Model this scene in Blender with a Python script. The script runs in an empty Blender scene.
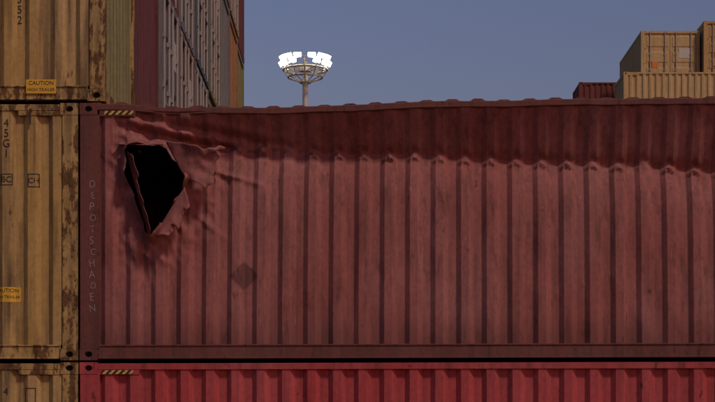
import bpy, math, random
from mathutils import Vector, noise
random.seed(7)
scene = bpy.context.scene
col = scene.collection

# ------------------------------------------------------------------ materials
def new_mat(name):
    m = bpy.data.materials.new(name); m.use_nodes = True
    nt = m.node_tree
    for n in list(nt.nodes): nt.nodes.remove(n)
    out = nt.nodes.new('ShaderNodeOutputMaterial')
    b = nt.nodes.new('ShaderNodeBsdfPrincipled')
    nt.links.new(b.outputs[0], out.inputs[0])
    return m, nt, b

class NT:
    def __init__(s, nt): s.nt = nt
    def n(s, t, **k):
        x = s.nt.nodes.new(t)
        for a, v in k.items(): setattr(x, a, v)
        return x
    def l(s, a, b): s.nt.links.new(a, b)
    def vec(s):
        tc = s.n('ShaderNodeTexCoord'); oi = s.n('ShaderNodeObjectInfo')
        mu = s.n('ShaderNodeMath', operation='MULTIPLY'); mu.inputs[1].default_value = 37.0
        s.l(oi.outputs['Random'], mu.inputs[0])
        ad = s.n('ShaderNodeVectorMath', operation='ADD')
        s.l(tc.outputs['Object'], ad.inputs[0]); s.l(mu.outputs[0], ad.inputs[1])
        return ad.outputs[0], tc, oi
    def noise(s, vec, scale, sc=(1,1,1), detail=5, rough=.6):
        mp = s.n('ShaderNodeMapping'); mp.inputs['Scale'].default_value = sc
        s.l(vec, mp.inputs[0])
        no = s.n('ShaderNodeTexNoise'); no.inputs['Scale'].default_value = scale
        no.inputs['Detail'].default_value = detail; no.inputs['Roughness'].default_value = rough
        s.l(mp.outputs[0], no.inputs[0]); return no.outputs[0]
    def ramp(s, f, a, b):
        r = s.n('ShaderNodeMapRange'); r.inputs[1].default_value = a; r.inputs[2].default_value = b
        s.l(f, r.inputs[0]); return r.outputs[0]
    def math(s, op, a, b):
        m = s.n('ShaderNodeMath', operation=op)
        for i, x in enumerate((a, b)):
            if isinstance(x, (int, float)): m.inputs[i].default_value = x
            else: s.l(x, m.inputs[i])
        return m.outputs[0]
    def mix(s, f, a, b, mode='MIX'):
        m = s.n('ShaderNodeMix', data_type='RGBA', blend_type=mode)
        if isinstance(f, (int, float)): m.inputs[0].default_value = f
        else: s.l(f, m.inputs[0])
        for i, x in ((6, a), (7, b)):
            if isinstance(x, tuple): m.inputs[i].default_value = (*x, 1)
            else: s.l(x, m.inputs[i])
        return m.outputs[2]

def paint(name, rust=.5, dirt=.5, fade=.3, base=None, rough=.72, special=None, grain=.3):
    m, nt, b = new_mat(name); N = NT(nt)
    v, tc, oi = N.vec()
    c = oi.outputs['Color'] if base is None else base
    big = N.noise(v, 1.3, (1, 1, .5), 3)
    hsv = N.n('ShaderNodeHueSaturation'); hsv.inputs['Saturation'].default_value = .80; hsv.inputs['Value'].default_value = 1.28
    N.l(c, hsv.inputs['Color'])
    c1 = N.mix(N.math('MULTIPLY', N.ramp(big, .35, .65), fade), c, hsv.outputs[0])
    st = N.noise(v, 1.0, (10, 10, .8), 3, .6)
    st2 = N.noise(v, 1.0, (32, 32, 3.5), 3, .6)
    fm = N.math('MULTIPLY', N.ramp(st, .45, .78), dirt)
    c2 = N.mix(fm, c1, (.04, .028, .024))
    fm2 = N.math('MULTIPLY', N.ramp(st2, .58, .85), dirt*grain)
    c2 = N.mix(fm2, c2, (.30, .21, .17))
    fi = N.noise(v, 22, (1, 1, .8), 4, .78)
    c3 = N.mix(N.math('MULTIPLY', N.ramp(fi, .40, .72), .30), c2, (.02, .015, .015))
    r1 = N.noise(v, 5.5, (1.6, 1.6, .6), 6, .74)
    rm = N.ramp(r1, .66-.17*rust, .71-.17*rust)
    rcol = N.mix(N.ramp(fi, .35, .65), (.15, .065, .028), (.045, .020, .012))
    c4 = N.mix(N.math('MULTIPLY', rm, .88), c3, rcol)
    if special: c4 = special(N, tc, c4, fi)
    N.l(c4, b.inputs['Base Color'])
    N.l(N.math('ADD', N.math('MULTIPLY', rm, .2), rough), b.inputs['Roughness'])
    b.inputs['Specular IOR Level'].default_value = .2
    bp = N.n('ShaderNodeBump'); bp.inputs['Strength'].default_value = .4; bp.inputs['Distance'].default_value = .01
    hh = N.math('ADD', N.math('MULTIPLY', fi, .35), N.math('ADD', N.math('MULTIPLY', rm, .4), N.math('MULTIPLY', big, 1.2)))
    N.l(hh, bp.inputs['Height']); N.l(bp.outputs[0], b.inputs['Normal'])
    return m

M_wall = paint('container_paint', rust=.12, dirt=.45)
M_far = paint('container_paint_clean', rust=-.1, dirt=.30)
M_wall_old = paint('weathered_yellow_paint', rust=.16, dirt=.85, fade=.5)
M_frame = paint('frame_paint', rust=.35, dirt=.55)
M_frame_rust = paint('rusty_frame_paint', rust=1.0, dirt=.9, fade=.4)

def damaged_special(N, tc, c, fi):
    sep = N.n('ShaderNodeSeparateXYZ'); N.l(tc.outputs['Object'], sep.inputs[0])
    dx = N.math('ABSOLUTE', N.math('SUBTRACT', sep.outputs[0], 1.645), 0)
    dz = N.math('ABSOLUTE', N.math('SUBTRACT', sep.outputs[2], .84), 0)
    d = N.math('ADD', N.math('ADD', dx, dz), N.math('MULTIPLY', N.math('SUBTRACT', fi, .5), .10))
    mk = N.math('MULTIPLY', N.ramp(d, .16, .135), .55)
    c = N.mix(mk, c, (.045, .018, .016))
    ge = N.n('ShaderNodeNewGeometry')
    pt = N.ramp(ge.outputs['Pointiness'], .53, .60)
    c = N.mix(N.math('MULTIPLY', pt, .30), c, (.42, .22, .17))
    sm1 = N.noise(tc.outputs['Object'], 1.0, (9, 3, 2.6), 5, .72)
    c = N.mix(N.math('MULTIPLY', N.ramp(sm1, .54, .72), .6), c, (.085, .032, .022))
    sm2 = N.noise(tc.outputs['Object'], 1.0, (38, 20, 6), 3, .6)
    c = N.mix(N.math('MULTIPLY', N.ramp(sm2, .66, .74), .28), c, (.48, .34, .28))
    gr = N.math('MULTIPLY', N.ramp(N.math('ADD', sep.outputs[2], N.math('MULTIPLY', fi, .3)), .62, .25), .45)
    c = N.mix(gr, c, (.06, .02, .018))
    return c
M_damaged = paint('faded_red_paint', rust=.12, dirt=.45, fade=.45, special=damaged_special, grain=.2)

def simple(name, c, rough=.6, metal=0, emit=None):
    m, nt, b = new_mat(name); N = NT(nt)
    v, tc, oi = N.vec()
    n_ = N.noise(v, 9, (1, 1, 1), 4, .65)
    cc = N.mix(N.math('MULTIPLY', n_, .5), c, tuple(x*.45 for x in c))
    N.l(cc, b.inputs['Base Color'])
    b.inputs['Roughness'].default_value = rough; b.inputs['Metallic'].default_value = metal
    if emit:
        b.inputs['Emission Color'].default_value = (*emit[0], 1); b.inputs['Emission Strength'].default_value = emit[1]
    return m
M_gal = simple('galvanised_rod', (.36, .32, .29), .5, .1)
M_dark = simple('dark_rubber_and_hole_shade', (.015, .014, .014), .8)  # rubber of gasket and wire; also painted shade inside the casting holes
M_wood = simple('plywood_floor', (.10, .06, .035), .8)
M_black = simple('black_lettering', (.025, .022, .018), .7)
M_chalk = simple('chalk', (.40, .29, .26), .9)
M_label = simple('yellow_label', (.80, .45, .04), .5)
M_steel = simple('mast_steel', (.62, .58, .52), .5, .1)
M_lens = simple('floodlight_lens', (.9, .9, .85), .3, 0, ((1, .90, .66), 45))
M_orange = simple('orange_label', (.75, .22, .03), .6)
M_white = simple('white_marking', (.6, .56, .48), .7)

m, nt, b = new_mat('hazard_stripes'); N = NT(nt)
tc = N.n('ShaderNodeTexCoord'); sp = N.n('ShaderNodeSeparateXYZ'); N.l(tc.outputs['Object'], sp.inputs[0])
fr = N.math('FRACT', N.math('MULTIPLY', N.math('SUBTRACT', sp.outputs[0], N.math('MULTIPLY', sp.outputs[2], 1.0)), 15.0), 0)
hz = N.mix(N.math('GREATER_THAN', fr, .5), (.02, .018, .015), (.70, .42, .08))
n1 = N.noise(tc.outputs['Object'], 40, (1, 1, 1), 4, .7)
N.l(N.mix(N.ramp(n1, .50, .70), hz, (.10, .04, .03)), b.inputs['Base Color']); b.inputs['Roughness'].default_value = .7
M_haz = m

# ------------------------------------------------------------------ mesh helper
class MB:
    def __init__(s): s.v = []; s.f = []; s.m = []
    def quad(s, a, b, c, d, mi=0):
        i = len(s.v); s.v += [a, b, c, d]; s.f.append((i, i+1, i+2, i+3)); s.m.append(mi)
    def box(s, x0, x1, y0, y1, z0, z1, mi=0):
        i = len(s.v)
        s.v += [(x0,y0,z0),(x1,y0,z0),(x1,y1,z0),(x0,y1,z0),(x0,y0,z1),(x1,y0,z1),(x1,y1,z1),(x0,y1,z1)]
        for q in ((0,3,2,1),(4,5,6,7),(0,1,5,4),(1,2,6,5),(2,3,7,6),(3,0,4,7)):
            s.f.append(tuple(i+k for k in q)); s.m.append(mi)
    def grid(s, P, mi=0, keep=None, flip=False):
        i = len(s.v); R = len(P); C = len(P[0])
        for r in P: s.v += r
        for r in range(R-1):
            for c in range(C-1):
                if keep and not keep(r, c): continue
                q = (i+r*C+c, i+r*C+c+1, i+(r+1)*C+c+1, i+(r+1)*C+c)
                s.f.append(q[::-1] if flip else q); s.m.append(mi)
    def cyl(s, p0, p1, r0, r1=None, n=8, mi=0, caps=True):
        r1 = r0 if r1 is None else r1
        p0 = Vector(p0); p1 = Vector(p1); d = (p1-p0).normalized()
        a = d.orthogonal().normalized(); b_ = d.cross(a)
        i = len(s.v)
        for p, r in ((p0, r0), (p1, r1)):
            for k in range(n):
                t = 2*math.pi*k/n; q = p + a*math.cos(t)*r + b_*math.sin(t)*r
                s.v.append(tuple(q))
        for k in range(n):
            s.f.append((i+k, i+(k+1) % n, i+n+(k+1) % n, i+n+k)); s.m.append(mi)
        if caps:
            s.f.append(tuple(i+k for k in range(n))[::-1]); s.m.append(mi)
            s.f.append(tuple(i+n+k for k in range(n))); s.m.append(mi)
    def casting(s, x0, x1, y0, y1, z0, z1, mi, dark, side=-1):
        yf, yb = (y0, y1) if side < 0 else (y1, y0)
        cx, cz = (x0+x1)/2, (z0+z1)/2; rx, rz = .038, .028
        n = 24; outer = []; inner = []
        for k in range(n):
            t = 2*math.pi*(k+.5)/n; c, sn = math.cos(t), math.sin(t)
            inner.append((cx+rx*c, cz+rz*sn))
            hx, hz_ = (x1-x0)/2, (z1-z0)/2
            q = min(hx/abs(c) if abs(c) > 1e-6 else 9, hz_/abs(sn) if abs(sn) > 1e-6 else 9)
            outer.append((cx+q*c, cz+q*sn))
        for X in (x0, x1):
            for Z in (z0, z1):
                j = min(range(n), key=lambda k: (outer[k][0]-X)**2+(outer[k][1]-Z)**2); outer[j] = (X, Z)
        i = len(s.v); dp = yf + (.05 if side < 0 else -.05)
        s.v += [(x, yf, z) for x, z in outer] + [(x, yf, z) for x, z in inner] + [(x, dp, z) for x, z in inner]
        for k in range(n):
            j = (k+1) % n
            s.f.append((i+k, i+j, i+n+j, i+n+k)); s.m.append(mi)
            s.f.append((i+n+k, i+n+j, i+2*n+j, i+2*n+k)); s.m.append(mi)
        s.f.append(tuple(i+2*n+k for k in range(n))); s.m.append(dark)  # hole floor coloured dark, painting the shade of the hollow casting
        A = [(x0,yf,z0),(x1,yf,z0),(x1,yb,z0),(x0,yb,z0),(x0,yf,z1),(x1,yf,z1),(x1,yb,z1),(x0,yb,z1)]
        i = len(s.v); s.v += A
        for q in ((0,3,2,1),(4,5,6,7),(1,2,6,5),(2,3,7,6),(3,0,4,7)):
            s.f.append(tuple(i+k for k in q)); s.m.append(mi)
    def mesh(s, name, mats, smooth=False):
        me = bpy.data.meshes.new(name); me.from_pydata(s.v, [], s.f)
        for m_ in mats: me.materials.append(m_)
        me.polygons.foreach_set('material_index', s.m)
        if smooth: me.polygons.foreach_set('use_smooth', [True]*len(s.f))
        me.update(); return me

def obj(name, me, loc=(0,0,0), color=(1,1,1), parent=None, rot=None):
    o = bpy.data.objects.new(name, me); col.objects.link(o); o.location = loc; o.color = (*color, 1)
    if rot: o.rotation_euler = rot
    if parent: o.parent = parent
    return o

# ------------------------------------------------------------------ corrugation profile
PITCH = .254; SEG = (.078, .050, .076, .050); DEP = .043
def prof(x, dep=DEP):
    t = x % PITCH
    if t < SEG[0]: return 0
    t -= SEG[0]
    if t < SEG[1]: return dep*t/SEG[1]
    t -= SEG[1]
    if t < SEG[2]: return dep
    t -= SEG[2]
    return dep*(1-t/SEG[3])
def prof_xs(x0, x1, fine=False):
    xs = {round(x0, 5), round(x1, 5)}
    k = math.floor(x0/PITCH)
    fr = (0, .07, .5, .93) if fine else (0,)
    while k*PITCH < x1:
        x = k*PITCH
        for w in SEG:
            for j in fr:
                q = x+w*j
                if x0 < q < x1: xs.add(round(q, 5))
            x += w
        k += 1
    return sorted(xs)

H = 2.575; W = 2.438
def container(L=12.19, H=H, end='corr', front=True, post=.17, roof=True, top_rail=True):
    g = MB(); WALL, FR, HW, DK, RD = 0, 1, 2, 3, 4
    c = .162
    for x0, x1 in ((.004, post), (L-post, L-.004)):
        for y0, y1 in ((.004, .15), (W-.15, W-.004)):
            g.box(x0, x1, y0, y1, .118, H-.118, FR)
    for x0, x1 in ((0, .178), (L-.178, L)):
        for z0, z1 in ((0, .118), (H-.118, H)):
            g.casting(x0, x1, 0, c, z0, z1, HW, DK, -1)
            g.casting(x0, x1, W-c, W, z0, z1, HW, DK, 1)
    for y0, y1 in ((.012, .10), (W-.10, W-.012)):
        g.box(.178, L-.178, y0, y1, .014, .155, FR)
    for y0, y1 in ((.002, .012), (W-.012, W-.002)):
        g.box(.18, L-.18, y0, y1, .014, .030, FR)
        g.box(.18, L-.18, y0, y1, .140, .155, FR)
    g.box(.178, L-.178, W-.07, W-.006, H-.075, H-.012, FR)
    if top_rail:
        g.box(.178, L-.178, .006, .07, H-.075, H-.012, FR)
        for xa, xb in ((.17, .60), (L-.60, L-.17)):
            g.box(xa, xb, .009, .03, H-.125, H-.0752, FR)
    for x0, x1 in ((.01, .10), (L-.10, L-.01)):
        g.box(x0, x1, .162, W-.162, .014, .15, FR)
        g.box(x0, x1, .162, W-.162, H-.11, H-.012, FR)
    xs = prof_xs(post, L-post)
    if front:
        g.grid([[(x, .016+prof(x), z) for x in xs] for z in (.155, H-.074)], WALL)
    g.grid([[(x, W-.016-prof(x), z) for x in xs] for z in (.155, H-.074)], WALL, flip=True)
    if roof:
        rp = prof_xs(.1, L-.1)
        g.grid([[(x, y, H-.020+.014*(prof(x)/DEP)) for x in rp] for y in (.03, W-.03)], WALL)
        g.quad((.1, .05, .12), (L-.1, .05, .12), (L-.1, W-.05, .12), (.1, W-.05, .12), 5)
    ys = prof_xs(.15, W-.15)
    g.grid([[(.03+prof(y), y, z) for y in ys] for z in (.149, H-.109)], WALL, flip=True)
    if end == 'corr':
        g.grid([[(L-.03-prof(y), y, z) for y in ys] for z in (.149, H-.109)], WALL)
    else:
        mid = W/2
        g.quad((L-.09, .15, .14), (L-.09, W-.15, .14), (L-.09, W-.15, H-.1), (L-.09, .15, H-.1), DK)
        for y0, y1 in ((.158, mid-.008), (mid+.008, W-.158)):
            g.box(L-.085, L-.055, y0, y1, .158, H-.118, WALL)
            n = 4; hh = (H-.118-.158)
            for k in range(n):
                za = .158+hh*(k+.14)/n; zb = .158+hh*(k+.86)/n
                i = len(g.v); ya, yb = y0+.07, y1-.07
                xo, xi = L-.0549, L-.035
                g.v += [(xo,ya,za),(xo,yb,za),(xo,yb,zb),(xo,ya,zb),(xi,ya+.03,za+.04),(xi,yb-.03,za+.04),(xi,yb-.03,zb-.04),(xi,ya+.03,zb-.04)]
                for q in ((4,5,6,7),(0,1,5,4),(1,2,6,5),(2,3,7,6),(3,0,4,7)):
                    g.f.append(tuple(i+t for t in q)); g.m.append(WALL)
            for yr in (y0+.22, y1-.22):
                g.cyl((L-.012, yr, .07), (L-.012, yr, H-.05), .021, n=8, mi=RD)
                for z in (.09, .62, 1.25, 1.9, H-.08):
                    g.box(L-.04, L-.0005, yr-.045, yr+.045, z-.03, z+.03, RD)
                g.box(L-.02, L+.004, min(yr, (y0+y1)/2), max(yr, (y0+y1)/2), 1.02, 1.05, RD)
            hy = y0 if y0 < mid-.5 else y1
            for z in (.35, 1.0, 1.6, 2.2):
                g.box(L-.055, L-.02, hy-.05, hy+.05, z-.05, z+.05, FR)
        g.box(L-.034, L-.028, mid+.35, mid+.85, 1.75, 2.15, 6)
        g.box(L-.034, L-.027, .46, .72, 1.35, 1.6, 7)
    return g

def mats(wall=M_wall, frame=M_frame, hw=None):
    return [wall, frame, hw or frame, M_dark, M_gal, M_wood, M_white, M_orange]

me_corr = container(end='corr').mesh('container_corrugated_end', mats())
me_door = container(end='door').mesh('container_door_end', mats())
me_yel = container(end='corr', post=.16).mesh('container_yellow', mats(M_wall_old, M_frame_rust, M_frame_rust))

YEL = (.47, .295, .095); OLIVE = (.24, .22, .09); MAROON = (.15, .045, .045)
GREY = (.21, .195, .19); TAN = (.40, .29, .13); BROWN = (.22, .11, .07); BLUEG = (.10, .12, .13); ORANGE = (.34, .16, .06)

TIER = 2.595
def bevel(o, w=.007):
    md = o.modifiers.new('bev', 'BEVEL'); md.width = w; md.segments = 2; md.limit_method = 'ANGLE'; md.angle_limit = math.radians(60)

def front_y(x): return .016+prof(x)

def text_on(parent, body, x, z, size, mat, name='lettering', rot=0, wall=True, yoff=0, width=1.0, thin=0):
    cu = bpy.data.curves.new('t', 'FONT'); cu.body = body; cu.size = size; cu.align_x = 'CENTER'; cu.align_y = 'CENTER'
    cu.offset = thin
    to = bpy.data.objects.new('t', cu); col.objects.link(to)
    dg = bpy.context.evaluated_depsgraph_get(); me = bpy.data.meshes.new_from_object(to.evaluated_get(dg))
    bpy.data.objects.remove(to)
    cr, sr = math.cos(rot), math.sin(rot)
    for v in me.vertices:
        a, b2 = v.co.x*width, v.co.y
        X = x+a*cr-b2*sr; Z = z+a*sr+b2*cr
        v.co = (X, (front_y(X)-.004) if wall else yoff, Z)
    me.materials.clear(); me.materials.append(mat)
    return obj(name, me, parent=parent)

def label_on(parent, x0, x1, z0, z1, mat, name, off=.002):
    g = MB(); xs = [x for x in prof_xs(x0, x1)]
    g.grid([[(x, front_y(x)-off, z) for x in xs] for z in (z0, z1)], 0)
    return obj(name, g.mesh(name, [mat]), parent=parent)

def frame_on(parent, x0, x1, z0, z1, name='marking_box', t=.008):
    g = MB()
    for a, b2, c, d in ((x0, x1, z0, z0+t), (x0, x1, z1-t, z1), (x0, x0+t, z0, z1), (x1-t, x1, z0, z1)):
        xs = prof_xs(a, b2); g.grid([[(x, front_y(x)-.0025, z) for x in xs] for z in (c, d)], 0)
    return obj(name, g.mesh(name, [M_black]), parent=parent)

# ------------------------------------------------------------------ left block
XB, XT = -2.795, -2.525
tops = {
 0: [(YEL,'y'),(TAN,'c'),(OLIVE,'c')],
 1: [(MAROON,'c'),(BROWN,'d'),(GREY,'c')],
 2: [(GREY,'d'),(MAROON,'d'),(TAN,'c')],
 3: [(BROWN,'d'),(GREY,'d'),(YEL,'c')],
 4: [(GREY,'d'),(BLUEG,'d'),(BROWN,'d')],
 5: [(TAN,'c'),(OLIVE,'d'),(GREY,'c')],
 6: [(BROWN,'d'),(GREY,'c'),(BROWN,'d')],
 7: [(OLIVE,'c'),(ORANGE,'c'),(TAN,'d')],
 8: [(MAROON,'c'),(OLIVE,'c'),(MAROON,'c')],
}
rnd = random.Random(3)
for r in range(9):
    for t in range(5):
        if t < 2:
            c = YEL if r == 0 else rnd.choice([MAROON, TAN, GREY, BROWN]); k = 'y' if r == 0 else 'c'; xe = XB
        else:
            c, k = tops[r][t-2]; xe = XT + (rnd.uniform(-.03, .03) if r else 0)
        me = {'y': me_yel, 'c': me_corr, 'd': me_door}[k]
        root = (xe-12.19, r*2.5, t*TIER)
        if k == 'y':
            e = bpy.data.objects.new('shipping_container', None); col.objects.link(e); e.location = root
            o = obj('container_body', me, color=c, parent=e); bevel(o)
            if t == 1: ymid = e
            if t == 2: ytop = e
            if t == 0: ylow = e
        else:
            o = obj('shipping_container', me, loc=root, color=c)
L = 12.19
g = MB(); ys = prof_xs(.16, W-.16)
g.grid([[(L-.026-prof(y), y, z) for y in ys] for z in (.152, H-.112)], 0)
obj('end_wall', g.mesh('end_wall', [M_wall]), color=OLIVE, parent=ytop)

def lx(world_x, xe): return world_x-(xe-L)
for i, ch in enumerate('45G1'):
    text_on(ymid, ch, lx(-3.515, XB), 2.375-i*.102, .115, M_black, width=.9)
frame_on(ymid, lx(-3.575, XB), lx(-3.455, XB), 1.755, 1.87); text_on(ymid, 'BC', lx(-3.515, XB), 1.812, .085, M_black)
frame_on(ymid, lx(-3.30, XB), lx(-3.185, XB), 1.735, 1.87); text_on(ymid, 'CH', lx(-3.243, XB), 1.80, .075, M_black)
label_on(ymid, lx(-3.66, XB), lx(-3.375, XB), .585, .735, M_label, 'caution_label')
text_on(ymid, 'CAUTION', lx(-3.515, XB), .70, .052, M_black); text_on(ymid, 'HIGH TRAILER', lx(-3.515, XB), .635, .04, M_black)
for i, ch in enumerate('352'):
    text_on(ytop, ch, lx(-3.39, XT), 1.03-i*.105, .115, M_black, width=.9)
g = MB(); g.box(lx(-3.315, XT), lx(-3.015, XT), -.003, .001, .075, .215)
obj('caution_plate', g.mesh('caution_plate', [M_label]), parent=ytop)
text_on(ytop, 'CAUTION', lx(-3.165, XT), .178, .056, M_black, wall=False, yoff=-.005); text_on(ytop, 'HIGH TRAILER', lx(-3.165, XT), .112, .043, M_black, wall=False, yoff=-.005)
text_on(ylow, '4', lx(-3.52, XB), 2.28, .105, M_black)
frame_on(ylow, lx(-3.33, XB), lx(-3.22, XB), 2.17, 2.32)
g = MB(); g.cyl((lx(-3.27, XB), -.012, 2.36), (lx(-3.27, XB), -.012, 2.52), .008, n=8); g.box(lx(-3.285, XB), lx(-3.255, XB), -.014, .016, 2.49, 2.51)
obj('lashing_bar', g.mesh('lashing_bar', [M_frame_rust]), color=(.1,.05,.04), parent=ymid)

# ------------------------------------------------------------------ damaged red container
ANG = math.radians(-3.1)
XR = -2.78
dam = bpy.data.objects.new('damaged_shipping_container', None); col.objects.link(dam)
dam.location = (XR, 0, TIER); dam.rotation_euler = (0, 0, ANG)
RED = (.335, .108, .092); REDF = (.18, .060, .048)
body = obj('container_frame', container(end='door', front=False, post=.20, roof=False, top_rail=False).mesh('damaged_frame', mats(M_damaged, M_frame)), color=REDF, parent=dam)
bevel(body)

HOLE = [(.52,2.145),(.60,2.175),(.71,2.17),(.80,2.185),(.87,2.145),(.93,2.03),(.985,1.99),(1.08,1.825),(1.05,1.74),(1.04,1.685),(.95,1.60),(.91,1.52),(.88,1.39),(.82,1.35),(.73,1.225),(.67,1.285),(.655,1.38),(.61,1.485),(.575,1.62),(.52,1.725),(.475,1.86),(.49,1.98),(.47,2.08)]
def seg_near(p, a, b):
    ax, az = a; bx, bz = b; dx, dz = bx-ax, bz-az
    t = max(0, min(1, ((p[0]-ax)*dx+(p[1]-az)*dz)/(dx*dx+dz*dz)))
    return (ax+t*dx, az+t*dz)
def hole_near(x, z):
    best = (9, None)
    for i in range(len(HOLE)):
        q = seg_near((x, z), HOLE[i], HOLE[(i+1) % len(HOLE)])
        d = math.hypot(q[0]-x, q[1]-z)
        if d < best[0]: best = (d, q)
    return best
def inside(x, z):
    c = False; n = len(HOLE)
    for i in range(n):
        x1, z1 = HOLE[i]; x2, z2 = HOLE[(i+1) % n]
        if (z1 > z) != (z2 > z) and x < (x2-x1)*(z-z1)/(z2-z1)+x1: c = not c
    return c
def sstep(a, b, x):
    t = max(0, min(1, (x-a)/(b-a))); return t*t*(3-2*t)
def interp(tab, x):
    for (xa, ya), (xb, yb) in zip(tab, tab[1:]):
        if x <= xb: return ya+(yb-ya)*max(0, (x-xa))/(xb-xa)
    return tab[-1][1]
ZC = [(0, 2.47), (.5, 2.44), (.85, 2.30), (1.1, 2.22), (1.62, 2.185), (2.2, 2.13), (3.32, 2.065), (4.3, 2.01), (6.4, 1.885), (9, 1.80), (12, 1.75)]
def zc(x):
    return interp(ZC, x) + .016*noise.noise((round(x/PITCH)*1.7, 3.1, 0)) + .02*noise.noise((x*.8, 1, 3))
ZT = H-.07
def sag(x): return -.022*math.exp(-((x-.85)/.3)**2) - .048*math.exp(-((x-1.9)/1.3)**2)*sstep(.25, 1.2, x) + .010*noise.noise((x*1.3, 0, 5))
def dent_amp(x): return .27*sstep(.35, 1.5, x)*(1-sstep(9.5, 11.6, x))*(1+.18*noise.noise((x*.7, 2, 0)))
def wall_pt(x, z):
    z_c = zc(x); A = dent_amp(x)
    dh, _ = hole_near(x, z) if x < 3 else (9, None)
    if x < 1.2 and inside(x, z): dh = 0
    near = math.exp(-(dh/.20)**2)
    p = prof(x)
    rib = round((x-SEG[0]/2)/PITCH)
    ph = (x-SEG[0]/2)-rib*PITCH
    amp = 1-.75*near*sstep(.25, .5, x)
    if z < z_c:
        t = max(0, (z-.3)/(z_c-.3)); f = .45*t**1.3+.55*t**7
    else:
        t = (ZT-z)/max(.02, ZT-z_c); f = t
        amp *= 1-.5*sstep(.8, 1.8, x)*sstep(0, .12, z-z_c)
    f = max(0, f)
    y = .016+p*amp
    y += A*f
    dz = z-z_c
    lip = math.exp(-(ph/.05)**2)
    k = sstep(.9, 1.6, x)*(1-sstep(9.5, 11.5, x))
    jit = 1+.75*noise.noise((rib*3.3, 9, 0)); j2 = .02*noise.noise((rib*5.7, 2, 4))
    arc = .022*math.cos(min(1, abs(ph)/.06)*math.pi)
    y -= k*jit*lip*.060*math.exp(-((dz+.030-arc+j2)/.018)**2)
    y += k*jit*lip*.045*math.exp(-((dz-.042-arc+j2)/.026)**2)
    y += k*.02*math.exp(-((dz+.09+j2)/.03)**2)*lip*(noise.noise((rib*2.1, 4, 4))+.2)
    y += .016*max(0, noise.noise((x*2.4, z*1.6, 31.0))-.1)*2
    y += .010*noise.noise((x*1.1, z*1.3, 1.0))*sstep(.2, .5, x)
    y += .004*noise.noise((x*6, z*2.5, 7.0))
    e = sstep(.2, .42, x)*sstep(ZT, ZT-.12, z)
    w = math.exp(-(dh/.30)**2)*e
    y += w*(.10*noise.noise((x*3.2+z*1.5, z*3.4-x*1.2, 11)) + .060*(abs(noise.noise((x*7+z*3, z*5, 4)))-.2) + .02*noise.noise((x*15, z*13, 2)))
    wf = math.exp(-(((z-(2.36-.12*(x-.6)))/.13)**2))*sstep(.3, .6, x)*(1-sstep(1.5, 2.3, x))
    y += wf*.045*math.sin((z+.18*x)*42+2*noise.noise((x*2, z*2, 3)))
    for (ox, oz, ax, az, ln, wd, am) in ((1.15, 2.05, .9, -.45, .9, .030, .035), (1.05, 1.65, .75, -.9, .7, .028, .022), (.45, 1.8, -.3, -1, .6, .022, .02), (.70, 1.2, .05, -1, .55, .03, .022), (1.2, 2.15, 1, .03, 1.3, .03, .03)):
        q = math.hypot(ax, az); ax /= q; az /= q
        s1 = (x-ox)*ax+(z-oz)*az; s2 = -(x-ox)*az+(z-oz)*ax+.03*math.sin(s1*7)
        if -.1 < s1 < ln: y -= am*math.exp(-(s2/wd)**2)*sstep(-.1, .05, s1)*(1-sstep(ln*.4, ln, s1))*e
    a2 = math.atan2(z-1.75, x-.78)
    roll = .09+.07*math.sin(a2*3+1)+.05*math.sin(a2*7)
    y -= roll*math.exp(-(dh/.05)**2)*e
    xx = x+.012*noise.noise((x*3, z*3, 20))*w
    return (xx, y, z)
xs0 = sorted(set(prof_xs(.20, 11.99, True)) | {.2+i*.014 for i in range(1, 95)})
xs = [xs0[0]]
for q in xs0[1:]:
    if q-xs[-1] > .0034: xs.append(q)
zs = [.150+(ZT+.004-.150)*i/150 for i in range(151)]
g = MB(); P = []; C2 = []
for z in zs:
    row = []; r2 = []
    for x in xs:
        X, Z = x, z
        if .4 < x < 1.2 and 1.1 < z < 2.3:
            d, q = hole_near(x, z)
            if d < .009: X, Z = q
        r2.append((X, Z)); px, py, pz = wall_pt(X, Z)
        s_ = sag(x)*sstep(1.6, ZT, z)
        row.append((px, py, pz+s_))
    P.append(row); C2.append(r2)
def keep(r, c):
    x = (C2[r][c][0]+C2[r+1][c+1][0]+C2[r][c+1][0]+C2[r+1][c][0])/4
    z = (C2[r][c][1]+C2[r+1][c+1][1]+C2[r][c+1][1]+C2[r+1][c][1])/4
    if not (.4 < x < 1.2 and 1.1 < z < 2.3): return True
    return not inside(x, z)
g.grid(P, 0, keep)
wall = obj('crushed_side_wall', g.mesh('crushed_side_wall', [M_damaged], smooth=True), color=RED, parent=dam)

g = MB(); n = 240; prf = [(.066, H-.012), (.010, H-.012), (.004, H-.020), (.004, H-.068), (.010, H-.076), (.066, H-.076)]
rows = []
for (y, z) in prf:
    rows.append([(x, y+.02*math.exp(-((x-1.0)/.4)**2)+.006*noise.noise((x*1.7, 1, 1)), z+sag(x)+.004*noise.noise((x*5, 0, z*9))) for x in [.178+(12.012-.178)*i/n for i in range(n+1)]])
g.grid(rows, 0, flip=True)
tr = obj('top_side_rail', g.mesh('top_side_rail', [M_frame], smooth=False), color=REDF, parent=dam)
g = MB(); rx = prof_xs(.1, 12.09, True)
def rz(x, y):
    k = 1+.7*noise.noise((round((x-.16)/PITCH)*2.7, 6, 0))
    return H-.018+.022*k*(prof(x)/DEP)+sag(x)*(1-y/W)
g.grid([[(x, .014, H-.05+sag(x)) for x in rx]]+[[(x, y, rz(x, y)) for x in rx] for y in (.014, .03, .4, 1.2, W-.02)], 0)
obj('roof_sheet', g.mesh('roof_sheet', [M_frame]), color=(.20, .07, .058), parent=dam)
g = MB(); g.quad((.1,.1,.13),(12.1,.1,.13),(12.1,W-.1,.13),(.1,W-.1,.13))
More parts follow.
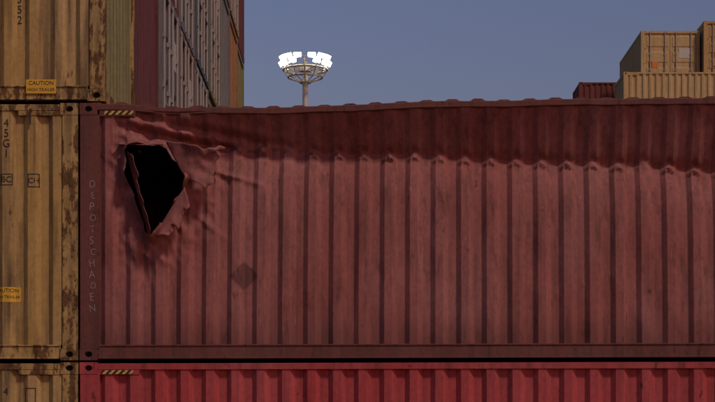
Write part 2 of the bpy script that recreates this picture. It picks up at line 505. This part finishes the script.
obj('floor', g.mesh('floor', [M_wood]), parent=dam)
g = MB(); g.box(.20, .56, .004, .02, H-.135, H-.0785); obj('corner_gusset', g.mesh('corner_gusset', [M_frame]), color=REDF, parent=dam)
g = MB(); g.quad((.25, .000, H-.121), (.54, .000, H-.121), (.54, .000, H-.081), (.25, .000, H-.081))
obj('hazard_strip', g.mesh('hazard_strip', [M_haz]), parent=dam)

def flap(name, A, B, C, D, curl=.08, seed=0, nz=.03, n=24):
    A, B, C, D = map(Vector, (A, B, C, D)); P = []
    nrm = (B-A).cross(D-A).normalized()
    for i in range(n+1):
        v = i/n; row = []
        for j in range(n+1):
            u = j/n
            p = (A.lerp(B, u)).lerp(D.lerp(C, u), v)
            p = p + nrm*(curl*math.sin(v*math.pi)*(.6+.4*math.cos(u*3+seed)))
            nn = noise.noise_vector(p*4.5+Vector((seed*3.1, 0, 0)))
            n2 = noise.noise_vector(p*13+Vector((seed*5.1, 0, 0)))
            p = p+nn*nz*v + n2*nz*.45*v
            if v > .7:
                p = p+(D-A).normalized()*noise.noise((u*8, seed, 0))*.10*(v-.7)/.3
            row.append(tuple(p))
        P.append(row)
    g = MB(); g.grid(P)
    o = obj(name, g.mesh(name, [M_damaged], smooth=True), color=RED, parent=dam)
    s_ = o.modifiers.new('t', 'SOLIDIFY'); s_.thickness = .004
    return o
flap('torn_flap', (.86, -.02, 2.19), (1.07, -.02, 1.80), (1.30, -.09, 1.72), (1.46, -.05, 2.10), .08, 1, .07)
flap('torn_flap', (.46, .02, 2.10), (.70, -.02, 1.22), (.72, -.10, 1.27), (.56, -.13, 2.0), -.03, 2, .02)
flap('torn_flap', (1.06, -.02, 1.73), (.74, -.03, 1.22), (.92, -.12, 1.22), (1.12, -.10, 1.50), .05, 3, .04)
flap('torn_flap', (.40, .03, 2.18), (.88, -.01, 2.19), (.86, -.10, 2.12), (.38, -.07, 2.15), .02, 4, .025)
cu = bpy.data.curves.new('wire', 'CURVE'); cu.dimensions = '3D'; cu.bevel_depth = .0012
pts = [(1.40, -.02, 2.02), (1.46, -.01, 1.85), (1.49, -.008, 1.6), (1.54, -.005, 1.4), (1.565, -.006, 1.2), (1.61, -.002, 1.02)]
spn = cu.splines.new('NURBS'); spn.points.add(len(pts)-1)
for i, p in enumerate(pts): spn.points[i].co = (*p, 1)
spn.use_endpoint_u = True
cu.materials.append(M_dark); w_ = bpy.data.objects.new('loose_wire', cu); col.objects.link(w_); w_.parent = dam

for i, ch in enumerate('DEPOTSCHADEN'):
    text_on(dam, ch, .128+.008*math.sin(i*2.3), 1.76-i*.113, .105+.012*math.sin(i*4), M_chalk, 'chalk_writing', rot=.2*math.sin(i*1.9), wall=False, yoff=.0015, width=.85, thin=-.0012)

# ------------------------------------------------------------------ lower red container
low = bpy.data.objects.new('shipping_container', None); col.objects.link(low)
low.location = (XR, 0.0, 0); low.rotation_euler = (0, 0, ANG)
lb = obj('container_body', container(end='door', post=.20).mesh('lower_body', mats(M_wall, M_frame)), color=(.45, .058, .060), parent=low); bevel(lb)
g = MB(); g.quad((.22, .002, H-.118), (.54, .002, H-.118), (.54, .002, H-.080), (.22, .002, H-.080))
obj('hazard_strip', g.mesh('hazard_strip2', [M_haz]), parent=low)

# ------------------------------------------------------------------ far right stacks
FYEL = (.56, .39, .17)
cache = {}
def stack(x, y, hs, cols, L=6.06, rot=0, end='door'):
    z = 0
    for h, c in zip(hs, cols):
        key = (L, h, end)
        if key not in cache: cache[key] = container(L=L, H=h-.02, end=end).mesh('container_far', mats(M_far, M_far))
        obj('shipping_container', cache[key], loc=(x, y, z), color=c, rot=(0, 0, rot)); z += h
a, b_ = 2.59, 2.90
mix = [MAROON, TAN, GREY, BROWN, ORANGE, MAROON]
stack(11.72, 56.4+6.06, [a,a,a,a,b_,b_,b_], mix+[FYEL], rot=-math.pi/2)
stack(14.24, 56.0+6.06, [a,a,a,b_,b_,b_,b_], mix+[(.48,.31,.12)], rot=-math.pi/2)
stack(16.76, 56.4+6.06, [a,a,a,a,b_,b_,b_], mix+[FYEL], rot=-math.pi/2)
stack(10.35, 52.0, [a,a,a,b_,b_,2.86], mix[:5]+[FYEL], L=12.19, end='corr')
stack(10.0, 63.2, [a]*6+[2.78], mix+[(.24,.055,.04)], L=12.19, end='corr')

# ------------------------------------------------------------------ high mast light
mast = bpy.data.objects.new('high_mast_light', None); col.objects.link(mast); mast.location = (-4.75, 145.6, 0)
ZM = 36.0
g = MB(); g.cyl((0,0,0), (0,0,ZM+1.0), .42, .24, n=20); g.cyl((0,0,0), (0,0,.15), .8, .8, n=20)
obj('pole', g.mesh('pole', [M_steel]), parent=mast)
g = MB(); nseg = 28
def ring(R, z, r):
    for k in range(nseg):
        t0, t1 = 2*math.pi*k/nseg, 2*math.pi*(k+1)/nseg
        g.cyl((R*math.cos(t0), R*math.sin(t0), z), (R*math.cos(t1), R*math.sin(t1), z), r, n=6)
ring(1.55, ZM-.45, .08); ring(2.0, ZM+.25, .10); ring(2.3, ZM+1.0, .05); ring(.45, ZM-.9, .1)
for k in range(12):
    t = 2*math.pi*k/12; c, s_ = math.cos(t), math.sin(t)
    g.cyl((.4*c, .4*s_, ZM-.9), (1.55*c, 1.55*s_, ZM-.45), .05, n=6)
    g.cyl((1.55*c, 1.55*s_, ZM-.45), (2.0*c, 2.0*s_, ZM+.25), .06, n=6)
    g.cyl((2.0*c, 2.0*s_, ZM+.25), (2.3*c, 2.3*s_, ZM+1.0), .04, n=6)
    g.cyl((.3*c, .3*s_, ZM+.2), (2.0*c, 2.0*s_, ZM+.25), .05, n=6)
g.cyl((0,0,ZM+.1), (0,0,ZM+.6), .55, .4, n=16)
obj('head_frame', g.mesh('head_frame', [M_steel]), parent=mast)
gh = MB(); gl = MB()
for t_deg, dz in ((-172,.0),(-158,.45),(-146,-.1),(-132,.45),(-120,.0),(-107,.42),(-73,.42),(-60,.0),(-48,.45),(-34,-.1),(-22,.45),(-8,0),(20,.3),(45,0),(135,0),(160,.3)):
    t = math.radians(t_deg); c, s_ = math.cos(t), math.sin(t)
    R = 2.2; ctr = Vector((R*c, R*s_, ZM+.75+dz)); out = Vector((c*.75, s_-.25, -.45)).normalized()
    tan = Vector((-s_, c, 0)); tan = (tan-out*tan.dot(out)).normalized(); up = tan.cross(out).normalized()
    if up.z < 0: up = -up
    w2, h2 = .36, .22
    for G, d0, d1, k_ in ((gh, -.28, .0, 1.0), (gl, .012, .03, .93)):
        i = len(G.v)
        for d in (d0, d1):
            kk = k_*(.6 if d < -.1 else 1)
            for sx, sz in ((-1,-1),(1,-1),(1,1),(-1,1)):
                G.v.append(tuple(ctr+out*d+tan*sx*w2*kk+up*sz*h2*kk))
        for q in ((0,3,2,1),(4,5,6,7),(0,1,5,4),(1,2,6,5),(2,3,7,6),(3,0,4,7)):
            G.f.append(tuple(i+z for z in q)); G.m.append(0)
obj('floodlight_housings', gh.mesh('housings', [M_steel]), parent=mast)
obj('floodlight_lenses', gl.mesh('lenses', [M_lens]), parent=mast)

# ------------------------------------------------------------------ ground
m, nt, b = new_mat('asphalt'); N = NT(nt); v, tc, oi = N.vec()
n1 = N.noise(v, .25, (1,1,1), 6); n2 = N.noise(v, 40, (1,1,1), 3)
N.l(N.mix(N.ramp(n1, .3, .7), (.038, .037, .036), (.065, .062, .058)), b.inputs['Base Color']); b.inputs['Roughness'].default_value = .85
bp = N.n('ShaderNodeBump'); bp.inputs['Strength'].default_value = .3; N.l(n2, bp.inputs['Height']); N.l(bp.outputs[0], b.inputs['Normal'])
g = MB(); S = 3000; g.quad((-S,-S,-.004), (S,-S,-.004), (S,S,-.004), (-S,S,-.004)); obj('ground', g.mesh('ground', [m]))
g = MB(); g.quad((-40,-6.1,0), (40,-6.1,0), (40,-5.95,0), (-40,-5.95,0)); obj('lane_marking', g.mesh('lane_marking', [M_white]))

# ------------------------------------------------------------------ light
Sdir = Vector((.50, -.62, 1.0)).normalized()
sl = bpy.data.lights.new('yard_flood_sun', 'SUN'); sl.energy = 1.4; sl.angle = math.radians(8); sl.color = (1, .84, .72)  # sun-type lamp standing in for the yard floodlights at dusk
so = bpy.data.objects.new('yard_flood_sun', sl); col.objects.link(so); so.rotation_euler = Sdir.to_track_quat('Z', 'Y').to_euler()
w = bpy.data.worlds.new('World'); scene.world = w; w.use_nodes = True; nt = w.node_tree
for n_ in list(nt.nodes): nt.nodes.remove(n_)
out = nt.nodes.new('ShaderNodeOutputWorld'); bg = nt.nodes.new('ShaderNodeBackground'); sk = nt.nodes.new('ShaderNodeTexSky')
sk.sky_type = 'NISHITA'; sk.sun_disc = False; sk.sun_elevation = math.radians(3); sk.sun_rotation = math.atan2(Sdir.x, Sdir.y)
sk.air_density = 1.2; sk.dust_density = 1.0; sk.ozone_density = 3
tn = nt.nodes.new('ShaderNodeMix'); tn.data_type = 'RGBA'; tn.blend_type = 'MULTIPLY'; tn.inputs[0].default_value = 1; tn.inputs[7].default_value = (1.54, 1.0, 1.26, 1)
nt.links.new(sk.outputs[0], tn.inputs[6]); nt.links.new(tn.outputs[2], bg.inputs[0]); bg.inputs[1].default_value = .15
nt.links.new(bg.outputs[0], out.inputs[0])

# ------------------------------------------------------------------ camera
cam = bpy.data.cameras.new('Camera'); co = bpy.data.objects.new('Camera', cam); col.objects.link(co)
co.location = (0, -18, 1.7); co.rotation_euler = (math.pi/2, 0, 0)
cam.lens = 90.6; cam.sensor_width = 36; cam.shift_y = .348; cam.clip_end = 6000
scene.camera = co
scene.view_settings.view_transform = 'Standard'; scene.view_settings.look = 'None'; scene.view_settings.exposure = 0
